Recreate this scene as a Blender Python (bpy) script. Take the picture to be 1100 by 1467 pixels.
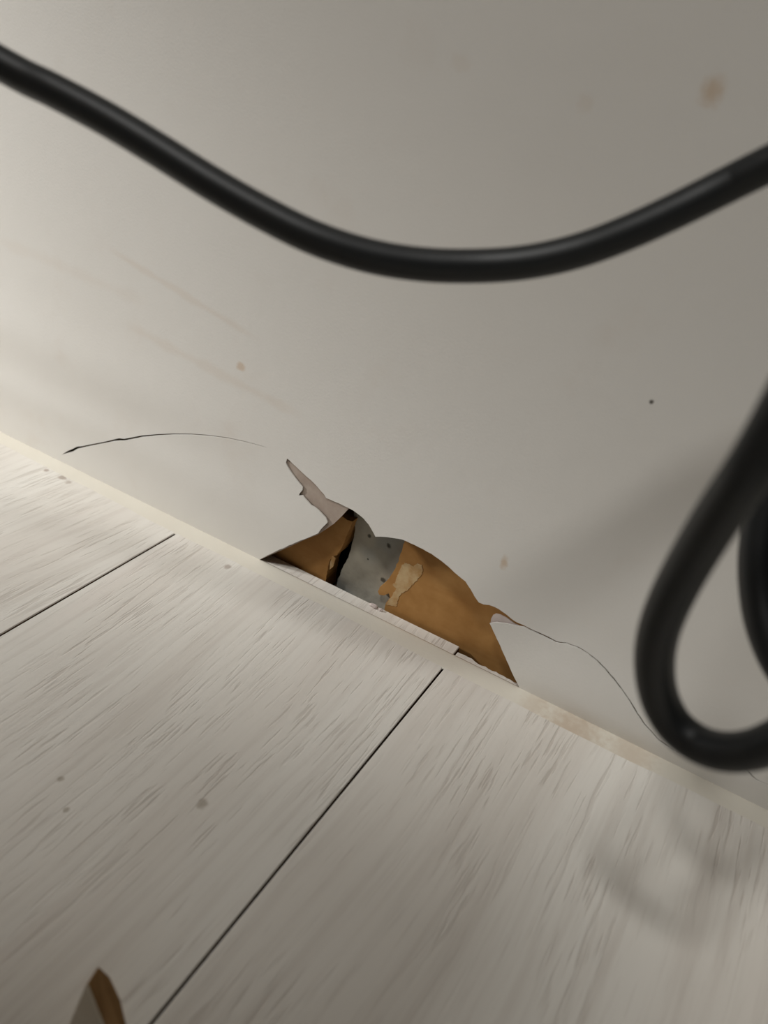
import bpy, bmesh, math, random
from mathutils import Vector, Matrix
from mathutils.geometry import delaunay_2d_cdt

for o in list(bpy.data.objects):
    bpy.data.objects.remove(o, do_unlink=True)
S = bpy.context.scene
C = S.collection
random.seed(7)

# ------------------------------------------------------------------ camera
# world: wall face at y = 0 (room at y < 0), floor top at z = 0, x to the right
FPX, CX, CY = 1100.0, 550.0, 733.5
XA = Vector((0.8498889, 0.3654827, -0.3796199))      # world axes seen from the camera (right, down, forward)
YA = Vector((0.5108824, -0.3949621, 0.7635471))
ZA = Vector((0.1291278, -0.8428713, -0.5223926))
CAM = Vector((0.0, -0.2573, 0.23423))
cam = bpy.data.cameras.new('camera')
cam.sensor_fit = 'VERTICAL'
cam.lens = 5.6
cam.sensor_height = 5.6 * 1467.0 / FPX
cam.clip_start = 0.005
cam.dof.use_dof = True
cam.dof.focus_distance = 0.352
cam.dof.aperture_fstop = 1.75
co = bpy.data.objects.new('camera', cam)
C.objects.link(co)
M3 = Matrix(((XA[0], -XA[1], -XA[2]), (YA[0], -YA[1], -YA[2]), (ZA[0], -ZA[1], -ZA[2])))
co.matrix_world = Matrix.Translation(CAM) @ M3.to_4x4()
S.camera = co

# ------------------------------------------------------------------ light
S.view_settings.view_transform = 'Standard'
S.view_settings.look = 'None'
S.view_settings.gamma = 1.0
S.view_settings.use_curve_mapping = False
S.view_settings.exposure = 0.0
w = bpy.data.worlds.new('world')
S.world = w
w.use_nodes = True
w.node_tree.nodes['Background'].inputs[0].default_value = (1.0, 0.985, 0.96, 1)
w.node_tree.nodes['Background'].inputs[1].default_value = 0.05

def area(name, loc, target, size, power, col):
    l = bpy.data.lights.new(name, 'AREA')
    l.shape = 'DISK'
    l.size = size
    l.energy = power
    l.color = col
    o = bpy.data.objects.new(name, l)
    C.objects.link(o)
    o.location = loc
    d = Vector(target) - Vector(loc)
    o.rotation_euler = d.to_track_quat('-Z', 'Y').to_euler()
    return o
area('ceiling_lamp', (-0.22, -1.15, 2.40), (-0.08, 0, 0.03), 0.36, 26.5, (1.0, 0.992, 0.96))
# added spot with no known source, brightens the left wall and its foot
sl = bpy.data.lights.new('added_left_spot', 'SPOT')
sl.energy = 57
sl.color = (1.0, 0.995, 0.975)
sl.spot_size = math.radians(45.5)
sl.spot_blend = 1.0
sl.shadow_soft_size = 0.07
so = bpy.data.objects.new('added_left_spot', sl)
C.objects.link(so)
so.location = (-1.26, -0.47, 0.60)
so.rotation_euler = (Vector((-0.395, 0.104, -0.115)) - Vector(so.location)).to_track_quat('-Z', 'Y').to_euler()

# ------------------------------------------------------------------ pixel -> place helpers
def ray(px, py):
    c = Vector(((px - CX) / FPX, (py - CY) / FPX, 1.0))
    return Vector((XA.dot(c), YA.dot(c), ZA.dot(c)))
def at_depth(px, py, d):
    return CAM + ray(px, py) * d
def on_wall(px, py, y=0.0):
    r = ray(px, py)
    return CAM + r * ((y - CAM.y) / r.y)
def on_floor(px, py, z=0.0):
    r = ray(px, py)
    return CAM + r * ((z - CAM.z) / r.z)
def wxz(px, py, y=0.0):
    p = on_wall(px, py, y)
    return (p.x, p.z)

# ------------------------------------------------------------------ object helpers
def link(name, me, mats, parent=None, smooth=False):
    if not isinstance(mats, (list, tuple)):
        mats = [mats]
    for m in mats:
        me.materials.append(m)
    if smooth:
        for p in me.polygons:
            p.use_smooth = True
    o = bpy.data.objects.new(name, me)
    C.objects.link(o)
    if parent:
        o.parent = parent
    return o
def tag(o, label=None, cat=None, group=None, kind=None):
    if label: o['label'] = label
    if cat: o['category'] = cat
    if group: o['group'] = group
    if kind: o['kind'] = kind
    return o
def from_bm(name, bm):
    me = bpy.data.meshes.new(name)
    bm.to_mesh(me)
    bm.free()
    return me

# ------------------------------------------------------------------ materials
class N:
    def __init__(s, name):
        s.m = bpy.data.materials.new(name)
        s.m.use_nodes = True
        s.t = s.m.node_tree
        s.b = s.t.nodes['Principled BSDF']
        s._pos = None
    def new(s, typ, **kw):
        n = s.t.nodes.new(typ)
        for k, v in kw.items():
            setattr(n, k, v)
        return n
    def put(s, sock, v):
        if hasattr(v, 'is_output') or hasattr(v, 'links'):
            s.t.links.new(v, sock)
        else:
            sock.default_value = v
    @property
    def pos(s):
        if s._pos is None:
            s._pos = s.new('ShaderNodeNewGeometry').outputs['Position']
        return s._pos
    def math(s, op, a, b=0.0, clamp=False):
        n = s.new('ShaderNodeMath', operation=op, use_clamp=clamp)
        s.put(n.inputs[0], a); s.put(n.inputs[1], b)
        return n.outputs[0]
    def vmath(s, op, a, b):
        n = s.new('ShaderNodeVectorMath', operation=op)
        s.put(n.inputs[0], a); s.put(n.inputs[1], b)
        return n.outputs['Value'] if op in ('LENGTH', 'DISTANCE', 'DOT_PRODUCT') else n.outputs[0]
    def noise(s, vec, scale, detail=3.0, rough=0.5, dist=0.0):
        n = s.new('ShaderNodeTexNoise')
        s.put(n.inputs['Vector'], vec)
        n.inputs['Scale'].default_value = scale
        n.inputs['Detail'].default_value = detail
        n.inputs['Roughness'].default_value = rough
        n.inputs['Distortion'].default_value = dist
        return n.outputs['Fac']
    def step(s, v, a, b):
        n = s.new('ShaderNodeMapRange', interpolation_type='SMOOTHSTEP')
        s.put(n.inputs['Value'], v)
        n.inputs['From Min'].default_value = a
        n.inputs['From Max'].default_value = b
        return n.outputs['Result']
    def mix(s, fac, a, b):
        n = s.new('ShaderNodeMix', data_type='RGBA')
        s.put(n.inputs[0], fac); s.put(n.inputs[6], a); s.put(n.inputs[7], b)
        return n.outputs[2]
    def spot(s, col, p, r, colour, strength=1.0, soft=0.6):
        """a stain of its own shape at world point p, radii r"""
        d = s.vmath('SUBTRACT', s.pos, tuple(p))
        d = s.vmath('DIVIDE', d, tuple(r))
        nz = s.noise(s.pos, 420, 2)
        l = s.math('ADD', s.vmath('LENGTH', d, (0, 0, 0)), s.math('MULTIPLY', s.math('SUBTRACT', nz, 0.5), 1.1))
        f = s.math('SUBTRACT', 1.0, s.step(l, 1.0 - soft, 1.0 + soft * 0.4))
        return s.mix(s.math('MULTIPLY', f, strength), col, colour)
    def bump(s, h, strength, dist):
        n = s.new('ShaderNodeBump')
        n.inputs['Strength'].default_value = strength
        n.inputs['Distance'].default_value = dist
        s.put(n.inputs['Height'], h)
        s.t.links.new(n.outputs[0], s.b.inputs['Normal'])
    def done(s, col, rough=0.6, spec=0.5):
        s.put(s.b.inputs['Base Color'], col)
        s.put(s.b.inputs['Roughness'], rough)
        s.b.inputs['Specular IOR Level'].default_value = spec
        return s.m

def rgb(r, g, b):
    f = lambda c: (c / 255 / 12.92) if c <= 10 else ((c / 255 + 0.055) / 1.055) ** 2.4
    return (f(r), f(g), f(b), 1.0)

def mat_paper():
    n = N('white_wallpaper')
    c = n.mix(n.noise(n.pos, 9, 3), rgb(224, 221, 215), rgb(218, 214, 207))
    c = n.mix(n.step(n.noise(n.pos, 26, 4, 0.6), 0.55, 0.9), c, rgb(215, 208, 199))
    P = on_wall
    tan = rgb(190, 154, 110)
    c = n.spot(c, P(1020, 130), (.0035, .02, .0042), tan, .5, .9)
    c = n.spot(c, P(722, 806), (.0017, .02, .0036), tan, .5, .8)
    c = n.spot(c, P(345, 525), (.0028, .02, .0022), tan, .45)
    c = n.spot(c, P(933, 576), (.0009, .02, .0009), rgb(62, 55, 46), .9, .5)
    c = n.spot(c, P(838, 147), (.003, .02, .003), tan, .10)
    c = n.spot(c, P(660, 90), (.004, .02, .003), tan, .08)
    # faint beige scuffs running along the sheet
    for (a, b, wd, st) in (((165, 362), (355, 478), .0016, .16), ((190, 470), (420, 590), .0024, .14), ((0, 345), (200, 430), .003, .08)):
        pa, pb = P(*a), P(*b)
        ab = pb - pa
        L = ab.length
        ux = tuple(ab / L)
        d = n.vmath('SUBTRACT', n.pos, tuple(pa))
        t = n.vmath('DOT_PRODUCT', d, ux)
        uz = (-ux[2], 0.0, ux[0])
        q = n.math('ABSOLUTE', n.vmath('DOT_PRODUCT', d, uz))
        q = n.math('ADD', q, n.math('MULTIPLY', n.math('SUBTRACT', n.noise(n.pos, 60, 3), .5), wd * 3))
        f = n.math('SUBTRACT', 1.0, n.step(q, 0.0, wd * 1.6))
        f = n.math('MULTIPLY', f, n.math('MULTIPLY', n.step(t, -.01, .01), n.math('SUBTRACT', 1.0, n.step(t, L - .01, L + .01))))
        c = n.mix(n.math('MULTIPLY', f, st), c, rgb(196, 168, 138))
    n.bump(n.math('ADD', n.noise(n.pos, 900, 2), n.math('MULTIPLY', n.noise(n.pos, 60, 2), 2.0)), .12, .0006)
    return n.done(c, .55, .35)

def mat_wood():
    n = N('whitewashed_wood')
    rnd = n.new('ShaderNodeObjectInfo').outputs['Random']
    off = n.new('ShaderNodeCombineXYZ')
    n.put(off.inputs[1], n.math('MULTIPLY', rnd, 7.0)); n.put(off.inputs[2], n.math('MULTIPLY', rnd, 13.0))
    p0 = n.vmath('ADD', n.pos, off.outputs[0])
    # broad wander of the grain, different on each plank
    wob = n.noise(n.vmath('MULTIPLY', p0, (4, 2.2, 1)), 1.0, 2)
    wv = n.new('ShaderNodeCombineXYZ')
    n.put(wv.inputs[0], n.math('MULTIPLY', wob, .05))
    p = n.vmath('ADD', p0, wv.outputs[0])
    streak = n.noise(n.vmath('MULTIPLY', p, (260, 9, 1)), 1.0, 4, .6)
    broad = n.noise(n.vmath('MULTIPLY', p, (24, 3.5, 1)), 1.0, 3, .5)
    pore = n.noise(n.vmath('MULTIPLY', p, (640, 42, 1)), 1.0, 2, .55)
    pore2 = n.noise(n.vmath('MULTIPLY', p, (330, 17, 1)), 1.0, 3, .6)
    area_ = n.noise(n.vmath('MULTIPLY', p, (36, 12, 1)), 1.0, 2)
    c = n.mix(n.step(broad, .3, .72), rgb(232, 228, 220), rgb(223, 217, 208))
    c = n.mix(n.math('MULTIPLY', n.step(streak, .42, .70), .28), c, rgb(194, 184, 174))
    c = n.mix(n.math('MULTIPLY', n.step(n.noise(n.vmath('MULTIPLY', p, (45, 5, 1)), 1.0, 2), .55, .75), .22), c, rgb(216, 202, 194))
    pm = n.math('MULTIPLY', n.step(pore, .55, .68), n.math('ADD', .25, n.math('MULTIPLY', n.step(area_, .36, .62), .75)))
    pm = n.math('MAXIMUM', pm, n.math('MULTIPLY', n.step(pore2, .56, .70), n.step(area_, .35, .65)))
    c = n.mix(n.math('MULTIPLY', pm, .26), c, rgb(146, 129, 115))
    F = on_floor
    br = rgb(120, 84, 62)
    for (x, y, rx, ry, st, col) in ((75, 668, .0022, .003, .55, br), (66, 674, .0016, .002, .55, br), (89, 684, .0035, .0022, .55, rgb(130, 104, 84)),
                                    (98, 691, .002, .002, .4, rgb(130, 104, 84)), (326, 812, .002, .0022, .45, br), (290, 1151, .002, .0024, .5, rgb(118, 100, 70)),
                                    (87, 1116, .0012, .0014, .5, rgb(118, 100, 70)), (95, 1160, .001, .0014, .5, rgb(118, 100, 70))):
        q = F(x, y)
        c = n.spot(c, q, (rx, ry, .02), col, st)
    h = n.math('SUBTRACT', n.math('MULTIPLY', streak, .5), pm)
    n.bump(h, .35, .0004)
    return n.done(c, n.math('ADD', .42, n.math('MULTIPLY', streak, .2)), .35)

def mat_simple(name, a, b, scale, rough=.7, bstr=.2, bdist=.0006, spec=.3, detail=4):
    n = N(name)
    f = n.noise(n.pos, scale, detail, .6)
    c = n.mix(n.step(f, .3, .7), a, b)
    if bstr:
        n.bump(f, bstr, bdist)
    return n.done(c, rough, spec)

def mat_concrete():
    n = N('grey_concrete')
    c = n.mix(n.step(n.noise(n.pos, 70, 5, .6), .3, .7), rgb(150, 145, 133), rgb(168, 163, 150))
    c = n.mix(n.math('MULTIPLY', n.step(n.noise(n.pos, 30, 2), .5, .65), .5), c, rgb(128, 134, 134))
    for (x, y, r) in ((557, 782, .0014), (529, 768, .0012), (527, 801, .0006), (549, 831, .0016)):
        c = n.spot(c, on_wall(x, y, .0135), (r, .02, r), rgb(58, 54, 47), .85, .5)
    n.bump(n.noise(n.pos, 300, 4), .35, .0008)
    return n.done(c, .85, .2)

def mat_kraft():
    n = N('brown_kraft_board')
    c = n.mix(n.step(n.noise(n.pos, 45, 4, .6), .25, .75), rgb(178, 134, 80), rgb(152, 108, 58))
    c = n.mix(n.math('MULTIPLY', n.step(n.noise(n.vmath('MULTIPLY', n.pos, (30, 30, 160)), 1.0, 3), .5, .75), .4), c, rgb(146, 100, 52))
    n.bump(n.noise(n.pos, 500, 3), .15, .0004)
    return n.done(c, .75, .2)

def mat_cord():
    n = N('black_rubber_cord')
    c = n.mix(n.noise(n.pos, 60, 3), rgb(20, 22, 23), rgb(27, 29, 30))
    n.bump(n.noise(n.pos, 700, 2), .08, .0004)
    return n.done(c, .47, .45)

def mat_sealant():
    n = N('cream_sealant')
    c = n.mix(n.noise(n.pos, 45, 4), rgb(226, 221, 208), rgb(218, 211, 197))
    for (x, y, r, st) in ((815, 1050, .014, .55), (760, 1015, .006, .3), (905, 1085, .01, .35)):
        c = n.spot(c, on_floor(x, y), (r, .02, .02), rgb(178, 150, 122), st, .9)
    n.bump(n.noise(n.pos, 250, 3), .2, .0005)
    return n.done(c, .5, .4)

PAPER = mat_paper()
WOOD = mat_wood()
CORE = mat_simple('brown_fibre_core', rgb(112, 82, 58), rgb(84, 60, 42), 200, .85)
PLY = mat_simple('torn_paper_ply', rgb(178, 164, 152), rgb(164, 148, 136), 120, .85)
PINKPLY = mat_simple('pale_paper_ply', rgb(208, 196, 190), rgb(194, 180, 174), 120, .8)
KRAFT = mat_kraft()
PATCH = mat_simple('torn_board_core', rgb(188, 162, 122), rgb(168, 128, 78), 160, .9, .5, .001)
CONC = mat_concrete()
BROWNPAPER = mat_simple('brown_scrap_paper', rgb(150, 116, 74), rgb(128, 96, 58), 60, .8)
CREAMPAPER = mat_simple('cream_scrap_paper', rgb(222, 214, 198), rgb(210, 200, 182), 60, .8)
DARKMAT = mat_simple('dark_cavity_shade', rgb(58, 48, 40), rgb(44, 37, 30), 90, .9)  # shade of the deep gap put into a dark base colour
CORD = mat_cord()
SEAL = mat_sealant()

# ------------------------------------------------------------------ floor: slab with planks
SEAM0 = on_floor(269.9, 753.5).x
SEAM1 = on_floor(648.4, 940.7).x
PW = SEAM1 - SEAM0
GAP = 0.0009
bm = bmesh.new()
bmesh.ops.create_cube(bm, size=1.0)
for v in bm.verts:
    v.co = Vector((v.co.x * 2.1 - .1, v.co.y * 1.5 - .70, v.co.z * .03 - .0235))
floor = tag(link('floor', from_bm('floor', bm), CORE), 'pale whitewashed wood plank floor meeting the white wall', 'floor', kind='structure')

def plank(x0, x1, y0, ends, parent):
    """ends: list of (x, y) along the far end from x0 to x1"""
    T, ch = .0085, .00035
    bm = bmesh.new()
    rim = [(x0, y0), (x1, y0)] + [e for e in reversed(ends)]
    n = len(rim)
    cx = sum(p[0] for p in rim) / n
    bot = [bm.verts.new((x, y, -T)) for x, y in rim]
    mid = [bm.verts.new((x, y, -ch)) for x, y in rim]
    top = []
    for x, y in rim:
        dx = ch if x < x0 + 1e-5 else (-ch if x > x1 - 1e-5 else 0)
        top.append(bm.verts.new((x + dx, y + (ch if y < y0 + 1e-5 else -ch * .6), 0)))
    for i in range(n):
        j = (i + 1) % n
        f = bm.faces.new((bot[i], bot[j], mid[j], mid[i])); f.material_index = 1
        bm.faces.new((mid[i], mid[j], top[j], top[i]))
    bm.faces.new(top)
    f = bm.faces.new(list(reversed(bot))); f.material_index = 1
    bmesh.ops.recalc_face_normals(bm, faces=bm.faces[:])
    me = from_bm('plank', bm)
    return link('plank', me, [WOOD, CORE], parent)

for k in range(-4, 6):
    x0 = SEAM0 + k * PW + GAP / 2
    x1 = SEAM0 + (k + 1) * PW - GAP / 2
    if k == 0:
        ends = [(x0, .0080), (x1, .0080)]
    elif k == 1:
        r = random.Random(3)
        ends = [(x0, .0042)]
        s = x0
        while s < x0 + .05:
            s += .0018
            base = .0044 if s < x0 + .008 else .0038 - .0014 * (s - x0) / .05
            ends.append((s, base + r.uniform(-.0004, .0004)))
        ends.append((x1, .0015))
    else:
        ends = [(x0, .004), (x1, .004)]
    plank(x0, x1, -1.43, ends, floor)

# ------------------------------------------------------------------ wall: a papered sheet with its torn opening
def densify(pts, step):
    out = [pts[0]]
    for a, b in zip(pts, pts[1:]):
        d = math.dist(a, b)
        m = max(1, int(d / step))
        for i in range(1, m + 1):
            t = i / m
            out.append((a[0] + (b[0] - a[0]) * t, a[1] + (b[1] - a[1]) * t))
    return out
def smooth2(pts, sub=5):
    """Catmull-Rom through 2-D points"""
    P = [pts[0]] + list(pts) + [pts[-1]]
    out = []
    for i in range(1, len(P) - 2):
        for k in range(sub):
            t = k / sub
            q = []
            for c in (0, 1):
                a, b, d, e = P[i - 1][c], P[i][c], P[i + 1][c], P[i + 2][c]
                q.append(.5 * (2 * b + (d - a) * t + (2 * a - 5 * b + 4 * d - e) * t * t + (3 * b - a - 3 * d + e) * t ** 3))
            out.append(tuple(q))
    out.append(tuple(pts[-1]))
    return out

ZB = 0.0006
left_edge = [(371.6, 801), (390, 792), (411.8, 782), (436.5, 771.5), (452, 765.5), (457, 763), (460, 758), (464, 754), (470, 747), (467, 741), (457, 730), (446, 723),
             (438, 714), (434, 709.5), (429, 709.5), (429.5, 706.5), (434, 702), (434, 697), (428, 691), (424, 686), (417, 676), (412, 668),
             (409.5, 663), (411.5, 656.5)]
top_edge = [(411.5, 656.5), (432, 676), (441, 684), (452, 694), (464, 708), (467, 713), (481, 719), (498, 727), (507, 732), (513, 736.5), (521, 743), (528, 751.5), (533, 760),
            (538, 769), (546, 769), (555, 769.6), (576, 773), (594, 781), (606, 787), (618, 793.5), (638, 808), (650, 819), (657, 825), (667, 833), (674, 844),
            (680, 855), (686, 863), (693, 866), (701, 867), (708, 869), (714, 872), (721, 877), (736, 889)]
crack_top = [(736, 889), (752, 896.5), (765, 902.5), (780, 909), (797, 917.6), (803, 919.2), (812, 920.2), (830, 926.5), (842, 934), (855, 943.5), (868, 956), (880, 969), (893, 985),
             (905, 1001), (915, 1017), (925, 1032), (945, 1055.5), (970, 1075), (1010, 1090), (1050, 1098), (1072, 1103), (1078, 1110), (1086, 1117), (1098, 1122), (1125, 1129), (1150, 1141)]
gapw = [2.6, 2.6, 2.4, 2.4, 2.0, 1.9, 1.5, 1.5, 1.5, 1.5, 1.5, 1.5, 1.5, 1.5, 1.5, 1.4, 1.3, 1.2, 1.2, 1.2, 1.6, 1.4, 1.3, 1.2, .8, .3]
right_edge = [(701.5, 893), (714.6, 919.5), (729, 950.6), (744.5, 985)]
crack_bot = []
for i, (p, g) in enumerate(zip(crack_top, gapw)):
    a = crack_top[max(0, i - 1)]; b = crack_top[min(len(crack_top) - 1, i + 1)]
    dx, dy = b[0] - a[0], b[1] - a[1]
    l = math.hypot(dx, dy)
    crack_bot.append((p[0] - dy / l * g * .75, p[1] + dx / l * g * .75))
crack_bot[0] = (734, 895)
low_right = [(734, 895), (722, 892.5), (711, 891.5), (701.5, 893)]
px_outline = left_edge + top_edge[1:] + crack_top[1:] + list(reversed(crack_bot)) + low_right[1:] + right_edge[1:]
hole = [wxz(*p) for p in px_outline]
hole[0] = (hole[0][0], ZB); hole[-1] = (hole[-1][0], ZB)
hole = densify(hole, .0016)
rj = random.Random(5)
hole = [hole[0]] + [(x + rj.uniform(-.00011, .00011), z + rj.uniform(-.00011, .00011)) for x, z in hole[1:-1]] + [hole[-1]]
BX0, BX1, BZ1 = -1.1, .95, 1.1
bottom_l = densify([(BX0, ZB), (-.55, ZB), hole[0]], .005)
bottom_r = densify([hole[-1], (.25, ZB), (BX1, ZB)], .005)
outline = bottom_l + hole[1:-1] + bottom_r + [(BX1, BZ1), (BX0, BZ1)]

lc_top = [(89, 651), (96, 646.5), (104, 643), (110, 640), (118, 639), (130, 636.5), (150, 632.5), (166, 628.5), (173, 626.8), (180, 627.8), (205, 623.2), (228, 621.3), (250, 620.5), (275, 620.6), (300, 622.5),
          (325, 626), (350, 631.4), (372, 637.5), (386, 642)]
lcg = [.4, 2.6, 3.8, 3.2, 2.2, 2.0, 2.0, 2.4, 3.4, 2.4, 2.0, 1.6, 1.3, 1.2, 1.1, 1.0, .9, .7, .2]
lc = [wxz(*p) for p in lc_top] + [wxz(p[0] + .4, p[1] + g) for p, g in reversed(list(zip(lc_top, lcg)))][1:-1]

def inside(p, poly):
    x, y = p
    r = False
    j = len(poly) - 1
    for i in range(len(poly)):
        xi, yi = poly[i]; xj, yj = poly[j]
        if (yi > y) != (yj > y) and x < (xj - xi) * (y - yi) / (yj - yi) + xi:
            r = not r
        j = i
    return r

def interp(x, poly):
    if x <= poly[0][0]: return poly[0][1]
    for a, b in zip(poly, poly[1:]):
        if a[0] <= x <= b[0]:
            return a[1] + (b[1] - a[1]) * (x - a[0]) / (b[0] - a[0] + 1e-9)
    return poly[-1][1]
lcw = [wxz(*p) for p in lc_top]
rcw = [wxz(*p) for p in crack_top]
rcw = [p for i, p in enumerate(rcw) if i == 0 or p[0] > rcw[i - 1][0]]
def gauss(x, z, c, sx, sz):
    return math.exp(-((x - c[0]) / sx) ** 2 - ((z - c[1]) / sz) ** 2)
def sstep(v, a, b):
    t = min(1, max(0, (v - a) / (b - a)))
    return t * t * (3 - 2 * t)
G1 = wxz(320, 715); G2 = wxz(880, 1015); G3 = wxz(440, 755)
def bulge(x, z):
    """how far the loose paper stands out from the board behind it"""
    d = 0.0
    d += .0014 * gauss(x, z, G1, .05, .020)
    d += .0005 * gauss(x, z, G3, .022, .018)
    d += .0022 * gauss(x, z, G2, .040, .017)
    # the sheet under each split stands a little proud of the sheet above it
    for cw, amp in ((lcw, .0002), (rcw, .0003)):
        xa, xb = cw[0][0], cw[-1][0]
        if xa < x < xb:
            e = min(1.0, (x - xa) / .02, (xb - x) / .02)
            dz = interp(x, cw) - .0003 - z
            if dz > 0:
                d += amp * e * math.exp(-dz / .012)
    # shallow swells along the wall on the far side
    u = sstep(-x, .17, .30)
    d += u * .0016 * math.exp(-((z - .072 - .05 * (-x - .38)) / .016) ** 2)
    d += u * .0010 * math.exp(-((z - .034) / .010) ** 2)
    return d * sstep(z, 0, .006)

cons = outline + lc
edges = [(i, (i + 1) % len(outline)) for i in range(len(outline))]
o0 = len(outline)
edges += [(o0 + i, o0 + (i + 1) % len(lc)) for i in range(len(lc))]
grid = []
step_ = .004
cell = {}
for p in densify(hole, .001) + densify(lc + [lc[0]], .001) + bottom_l + bottom_r:
    cell.setdefault((int(p[0] // .004), int(p[1] // .004)), []).append(p)
def near(p, r):
    i, j = int(p[0] // .004), int(p[1] // .004)
    for a in (-1, 0, 1):
        for b in (-1, 0, 1):
            for q in cell.get((i + a, j + b), ()):
                if math.dist(p, q) < r:
                    return True
    return False
nx = int(.75 / step_)
for i in range(nx):
    for j in range(int(.19 / step_)):
        p = (-.55 + (i + .5 * (j % 2)) * step_, .003 + j * step_)
        if not near(p, .0022):
            grid.append(p)
for i in range(27):
    for j in range(15):
        p = (-1.06 + i * .076, .23 + j * .06)
        grid.append(p)
for i in range(8):
    for j in range(4):
        for sx in (-1.05 + i * .065, .23 + i * .09):
            grid.append((sx, .03 + j * .05))
vin = [Vector(p) for p in cons + grid]
res = delaunay_2d_cdt(vin, edges, [], 0, 1e-7)
V2, F2 = res[0], res[2]
faces = []
for f in F2:
    c = (sum(V2[i].x for i in f) / 3, sum(V2[i].y for i in f) / 3)
    if inside(c, outline) and not inside(c, lc):
        a, b, d = (V2[i] for i in f)
        cr = (b.x - a.x) * (d.y - a.y) - (b.y - a.y) * (d.x - a.x)
        faces.append(tuple(f) if cr > 0 else tuple(reversed(f)))
me = bpy.data.meshes.new('wall_back')
me.from_pydata([(v.x, -bulge(v.x, v.y), v.y) for v in V2], [], faces)
bm = bmesh.new(); bm.from_mesh(me)
bmesh.ops.delete(bm, geom=[v for v in bm.verts if not v.link_faces], context='VERTS')
bm.to_mesh(me); bm.free()
rim = me.attributes.new('sharp_edge', 'BOOLEAN', 'EDGE')
cnt = {}
for p in me.polygons:
    for k in p.edge_keys: cnt[k] = cnt.get(k, 0) + 1
for e in me.edges:
    rim.data[e.index].value = cnt.get(tuple(sorted(e.vertices)), 0) < 2
wall = link('wall_back', me, PAPER, None, True)
tag(wall, 'white papered wall split and torn open along the floor', 'wall', kind='structure')
sm = wall.modifiers.new('paper_thickness', 'SOLIDIFY')
sm.thickness = .00055
sm.offset = -1.0

# exposed plies of the torn paper
def slab(name, pxs, y, thick, mat, parent=None, tilt=None, extra=None, jit=0.0):
    """plate of real thickness standing behind the wall face; outline given on its own front plane"""
    pts = [wxz(px, py, y) for px, py in pxs] + (extra or [])
    pts = densify(pts + [pts[0]], .0022 if not jit else .0008)[:-1]
    jr = random.Random(21)
    pts = [(x + jr.uniform(-jit, jit), z + jr.uniform(-jit, jit)) for x, z in pts]
    bm = bmesh.new()
    f0 = [bm.verts.new((x, y + (tilt(x, z) if tilt else 0), z)) for x, z in pts]
    f1 = [bm.verts.new((x, y + thick + (tilt(x, z) if tilt else 0), z)) for x, z in pts]
    bm.faces.new(f0); bm.faces.new(list(reversed(f1)))
    for i in range(len(pts)):
        j = (i + 1) % len(pts)
        bm.faces.new((f0[j], f0[i], f1[i], f1[j]))
    bmesh.ops.recalc_face_normals(bm, faces=bm.faces[:])
    bmesh.ops.triangulate(bm, faces=[f for f in bm.faces if len(f.verts) > 4])
    return link(name, from_bm(name, bm), mat, parent)
p1 = slab('torn_paper_ply', [(374, 801), (390, 794), (412, 784.5), (437, 773), (455, 766), (468, 757.5), (478, 750.5), (489, 740), (499, 729), (512, 716), (490, 690), (440, 650), (398, 640), (385, 690), (390, 760)],
          .0006, .0004, PLY, wall)
p1['label'] = 'grey brown torn paper layer beneath the white sheet'
p2 = slab('torn_paper_ply', [(702.5, 894), (703.5, 886), (706, 881.5), (710, 879.5), (716, 880.5), (726, 885.5), (738, 894), (770, 908), (775, 930), (745, 930), (722, 915)],
          .0008, .0004, PINKPLY, wall)
p2['label'] = 'pale pinkish torn paper layer at the split'

# what lies behind the paper
bm = bmesh.new()
bmesh.ops.create_cube(bm, size=1.0)
for v in bm.verts:
    v.co = Vector((v.co.x * 2.05 - .075, v.co.y * .02 + .05, v.co.z * 1.115 + .5495))
tag(link('wall_core', from_bm('wall_core', bm), DARKMAT), 'masonry deep behind the torn wallpaper, coloured dark for the shade in the gap', 'wall', kind='structure')

Lx = on_wall(480, 800, .0095)
YL, YR, YC = .0092, .0100, .0135
rag_l = [(462, 690), (476, 716), (488, 738), (497, 745), (505, 747), (504.5, 751), (499, 763), (494, 774), (488, 787), (482, 795), (477, 797), (473, 802), (470, 812), (468, 822), (466, 832)]
rag_l = [wxz(x, y, YL) for x, y in rag_l]
def board(name, rag, side, ztop, far, y, thick, mat):
    rr = random.Random(11)
    rag = densify(rag, .0012)
    rag = [(x + rr.uniform(-.00025, .00025), z) for x, z in rag]
    pts = [(far, ztop), (rag[0][0], ztop)] + rag + [(rag[-1][0], -.007), (far, -.007)]
    bm = bmesh.new()
    f0 = [bm.verts.new((x, y, z)) for x, z in pts]
    f1 = [bm.verts.new((x, y + thick, z)) for x, z in pts]
    bm.faces.new(f0); bm.faces.new(list(reversed(f1)))
    for i in range(len(pts)):
        j = (i + 1) % len(pts)
        bm.faces.new((f0[j], f0[i], f1[i], f1[j]))
    bmesh.ops.recalc_face_normals(bm, faces=bm.faces[:])
    bmesh.ops.triangulate(bm, faces=[f for f in bm.faces if len(f.verts) > 4])
    return link(name, from_bm(name, bm), mat)
bl = board('backing_board', rag_l, -1, 1.09, -1.09, YL, .010, KRAFT)
tag(bl, 'brown backing board with ragged edge on the far side of the grey concrete', 'board', 'brown backing boards inside the wall')
sl = slab('torn_flake', [(476, 797), (480, 801), (477, 812), (472, 816), (473, 805)], YL - .0012, .0006, PATCH, bl)
sl['label'] = 'pale torn flake on the board edge'

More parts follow.
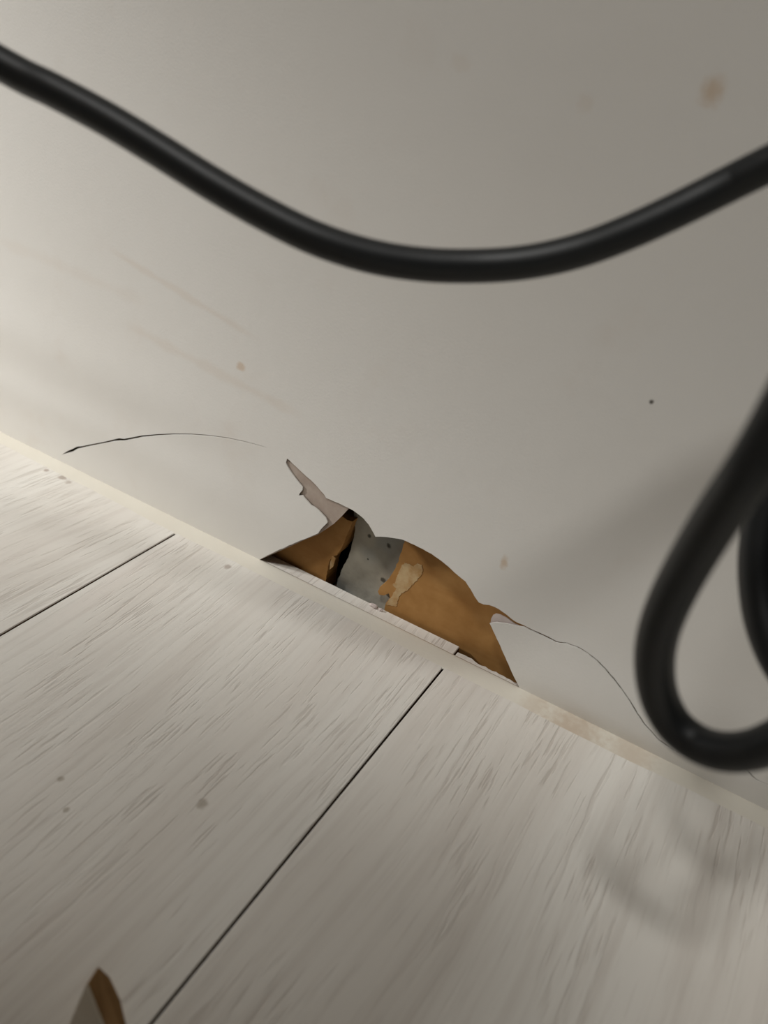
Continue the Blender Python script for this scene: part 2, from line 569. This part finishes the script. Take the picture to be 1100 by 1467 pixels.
rag_r = [(584, 762), (579, 777), (575, 790), (571, 803), (565, 815), (559, 827), (552, 835), (544, 841), (541, 847), (543, 852), (550, 853), (557, 850), (558, 856), (553, 863), (551, 872)]
rag_r = [wxz(x, y, YR) for x, y in rag_r]
br_ = board('backing_board', rag_r, 1, 1.09, .94, YR, .0025, KRAFT)
tag(br_, 'large brown backing board filling the right side of the hole, with a pale torn patch', 'board', 'brown backing boards inside the wall')
pt = slab('torn_patch', [(576, 810), (580, 807), (587, 808), (592, 811), (597, 807), (604, 809), (606, 818), (600, 828), (590, 838), (584, 846), (574, 851), (570, 857), (568, 868), (553, 867), (556, 860),
                         (560, 855), (565, 848), (568, 843), (563, 838), (567, 832), (569, 824), (573, 818)], YR - .00018, .0006, PATCH, br_, jit=.00035)
pt['label'] = 'pale torn patch where the brown face has peeled'

# concrete block between the boards
rr = random.Random(2)
left_c = [wxz(x, y, YC) for x, y in [(507, 690), (507, 742), (508, 756), (507, 770), (504, 783), (500, 795), (494, 808), (488, 820), (483, 832), (481, 842)]]
left_c = densify(left_c, .0015)
left_c = [(x + rr.uniform(-.0003, .0003), z) for x, z in left_c]
xr = on_wall(640, 800, YC).x
pts = left_c + [(left_c[-1][0], -.008), (xr, -.008), (xr, left_c[0][1])]
bm = bmesh.new()
f0 = [bm.verts.new((x, YC, z)) for x, z in pts]
f1 = [bm.verts.new((x, YC + .03, z)) for x, z in pts]
bm.faces.new(f0); bm.faces.new(list(reversed(f1)))
for i in range(len(pts)):
    j = (i + 1) % len(pts)
    bm.faces.new((f0[j], f0[i], f1[i], f1[j]))
bmesh.ops.recalc_face_normals(bm, faces=bm.faces[:])
bmesh.ops.triangulate(bm, faces=[f for f in bm.faces if len(f.verts) > 4])
cb = link('concrete_block', from_bm('concrete_block', bm), CONC)
tag(cb, 'grey pitted concrete between two brown boards inside the wall hole', 'concrete')

# crumbs on the plank end
def crumb(px, py, r, mat, label, seed, sx=1.0):
    rr = random.Random(seed)
    p = on_floor(px, py)
    p.y = min(p.y, .0062)
    bm = bmesh.new()
    bmesh.ops.create_icosphere(bm, subdivisions=2, radius=r)
    lo = 0
    for v in bm.verts:
        k = rr.uniform(.75, 1.2)
        v.co = Vector((v.co.x * k * 1.4 * sx, v.co.y * k, v.co.z * k * .7))
        lo = min(lo, v.co.z)
    for v in bm.verts:
        v.co.z -= lo
    o = link('plaster_crumb', from_bm('plaster_crumb', bm), mat)
    o.location = p
    tag(o, label, 'crumb', 'plaster crumbs on the plank end')
crumb(552, 868, .0009, PINKPLY, 'tiny pale plaster crumb on the plank end below the concrete', 1)
crumb(543, 862, .0012, PINKPLY, 'larger pale plaster crumb beside the torn brown board corner', 2, 1.4)

# ------------------------------------------------------------------ sealant bead along the wall foot
def bead():
    bm = bmesh.new()
    rr = random.Random(9)
    rows = []
    n = 520
    x0, x1 = BX0, BX1 - .05
    ph = [rr.uniform(0, 6.28) for _ in range(8)]
    for i in range(n + 1):
        x = x0 + (x1 - x0) * i / n
        wv = sum(math.sin(x * fq + p) * a for fq, p, a in ((31, ph[0], .0004), (77, ph[1], .00025), (190, ph[2], .00012)))
        wd = .0100 + wv
        h = .0008 + .08 * wv
        prof = []
        for k in range(9):
            t = k / 8
            # low convex fillet from the floor edge up to the wall
            y = -wd * (1 - t)
            z = h * (.75 * t + .25 * math.sin(t * math.pi / 2))
            prof.append((x, y - .0002, z - .00012 * (1 - t)))
        prof.append((x, .0006, h - .0002))
        prof.append((x, .0006, -.00012))
        rows.append([bm.verts.new(p) for p in prof])
    for a, b in zip(rows, rows[1:]):
        for k in range(len(a)):
            j = (k + 1) % len(a)
            bm.faces.new((a[k], a[j], b[j], b[k]))
    bm.faces.new(rows[0]); bm.faces.new(list(reversed(rows[-1])))
    bmesh.ops.recalc_face_normals(bm, faces=bm.faces[:])
    me = from_bm('sealant_bead', bm)
    o = link('sealant_bead', me, SEAL, None, True)
    for p in me.polygons:
        if p.normal.z < .3: p.use_smooth = False
    tag(o, 'cream sealant bead running along the foot of the white wall', 'sealant')
bead()

# ------------------------------------------------------------------ cords
def catmull3(P, sub):
    Q = [P[0] * 2 - P[1]] + P + [P[-1] * 2 - P[-2]]
    out = []
    for i in range(1, len(Q) - 2):
        for k in range(sub):
            t = k / sub
            a, b, c, d = Q[i - 1], Q[i], Q[i + 1], Q[i + 2]
            out.append(.5 * (2 * b + (c - a) * t + (2 * a - 5 * b + 4 * c - d) * t * t + (3 * b - a - 3 * c + d) * t ** 3))
    out.append(P[-1])
    return out
def relax(P, n):
    for _ in range(n):
        P = [P[0]] + [(P[i - 1] + P[i] * 2 + P[i + 1]) / 4 for i in range(1, len(P) - 1)] + [P[-1]]
    return P
def cord(name, pts, r, label, rel=6):
    P = relax(catmull3(pts, 10), rel)
    bm = bmesh.new()
    seg = 24
    T0 = (P[1] - P[0]).normalized()
    up = T0.orthogonal().normalized()
    rows = []
    for i, p in enumerate(P):
        T = (P[min(i + 1, len(P) - 1)] - P[max(i - 1, 0)]).normalized()
        up = (up - T * up.dot(T)).normalized()
        s = T.cross(up)
        rows.append([bm.verts.new(p + (up * math.cos(a) + s * math.sin(a)) * r) for a in (k * 2 * math.pi / seg for k in range(seg))])
    for a, b in zip(rows, rows[1:]):
        for k in range(seg):
            j = (k + 1) % seg
            bm.faces.new((a[k], a[j], b[j], b[k]))
    bm.faces.new(list(reversed(rows[0]))); bm.faces.new(rows[-1])
    bmesh.ops.recalc_face_normals(bm, faces=bm.faces[:])
    o = link(name, from_bm(name, bm), CORD, None, True)
    return tag(o, label, 'cord', 'black power cords in front of the wall')
R_ = .0042
d1 = [(0, 91, .19), (75, 129, .19), (150, 169, .19), (225, 214, .19), (300, 261, .19), (375, 304, .19), (450, 341, .19), (530, 367, .191), (610, 379.5, .192), (690, 381, .192),
      (760, 375, .19), (830, 359, .187), (900, 333, .183), (970, 301, .179), (1040, 266, .175), (1100, 236, .170)]
P = [at_depth(*q) for q in d1]
def extend(a, b, bend, n=5, l=.05):
    """continue from a through b, bending a little more at each step"""
    t = (b - a).normalized(); out = []; q = b
    for i in range(n):
        t = (t + Vector(bend)).normalized()
        q = q + t * l
        out.append(q)
    return out
head = list(reversed(extend(P[1], P[0], (-.02, -.06, .10))))
tail = extend(P[-2], P[-1], (.05, .0, .03))
cord('power_cord', head + P + tail, R_, 'black cord drooping in a wide curve across the upper wall', 3)

d2 = [(1128, 580, .122), (1075, 672, .127), (1043, 718, .132), (1013, 764, .138), (980, 820, .146), (957, 866, .152), (943, 905, .157), (937, 945, .162), (940, 983, .166), (950, 1014, .168),
      (968, 1042, .168), (996, 1064, .166), (1028, 1076, .162), (1062, 1077, .158), (1098, 1068, .154), (1150, 1038, .151), (1205, 980, .152), (1240, 900, .156), (1245, 810, .162),
      (1215, 720, .169), (1168, 672, .175), (1120, 680, .179), (1094, 735, .181), (1084, 795, .181), (1086, 850, .180), (1096, 902, .178), (1122, 960, .176), (1165, 1000, .174),
      (1225, 1010, .172), (1280, 960, .170), (1315, 860, .168)]
P = [at_depth(*q) for q in d2]
head = list(reversed(extend(P[1], P[0], (-.03, -.10, .12))))
tail = extend(P[-2], P[-1], (.02, -.22, .06))
cord('power_cord', head + P + tail, R_, 'black cord hanging in a coiled loop at the right edge', 14)

# ------------------------------------------------------------------ folded scrap of paper on the floor
def scrap():
    root = bpy.data.objects.new('paper_scrap', None)
    C.objects.link(root)
    base = on_floor(140, 1480)
    root.location = base
    tag(root, 'folded scrap with a pale face and a brown face standing on the planks', 'scrap')
    def facet(name, pix, mat):
        pts = [at_depth(*q) - base for q in pix]
        nrm = (pts[1] - pts[0]).cross(pts[2] - pts[0]).normalized() * .0006
        bm = bmesh.new()
        a = [bm.verts.new(p) for p in pts]
        b = [bm.verts.new(p + nrm) for p in pts]
        bm.faces.new(a); bm.faces.new(list(reversed(b)))
        for i in range(len(a)):
            j = (i + 1) % len(a)
            bm.faces.new((a[j], a[i], b[i], b[j]))
        bmesh.ops.recalc_face_normals(bm, faces=bm.faces[:])
        link(name, from_bm(name, bm), mat, root)
    D = (on_floor(140, 1467) - CAM).dot(Vector((XA[2], YA[2], ZA[2])))
    facet('pale_face', [(123, 1412, D - .010), (154, 1490, D - .011), (160, 1520, D - .0075), (82, 1512, D - .004), (98, 1470, D - .006)], CREAMPAPER)
    facet('brown_face', [(124, 1414, D - .010), (142, 1386, D - .006), (157, 1400, D - .004), (172, 1432, D - .003), (186, 1490, D - .003), (190, 1520, D - .003), (160, 1520, D - .0075), (154, 1490, D - .011)], BROWNPAPER)
scrap()

# ------------------------------------------------------------------ unseen table-shaped blocker behind the viewpoint, added to shade the near floor
def shade_blocker():
    root = bpy.data.objects.new('shade_blocker', None)
    C.objects.link(root)
    root.location = (-.392, -.600, 0)
    root.rotation_euler = (0, 0, -.05)
    tag(root, 'unseen pale wooden table shape added out of view to shade the near floor', 'shade_blocker')
    def block(name, c, d):
        bm = bmesh.new()
        bmesh.ops.create_cube(bm, size=1.0)
        for v in bm.verts:
            v.co = Vector((v.co.x * d[0] + c[0], v.co.y * d[1] + c[1], v.co.z * d[2] + c[2]))
        bmesh.ops.bevel(bm, geom=bm.edges[:], offset=.003, segments=2, affect='EDGES')
        link(name, from_bm(name, bm), PATCH, root)
    block('blocker_top', (0, 0, .7125), (.70, .48, .025))
    for sx in (-1, 1):
        for sy in (-1, 1):
            block('leg', (sx * .31, sy * .20, .35), (.045, .045, .70))
    for sy in (-1, 1):
        block('rail', (0, sy * .20, .66), (.58, .02, .08))
shade_blocker()
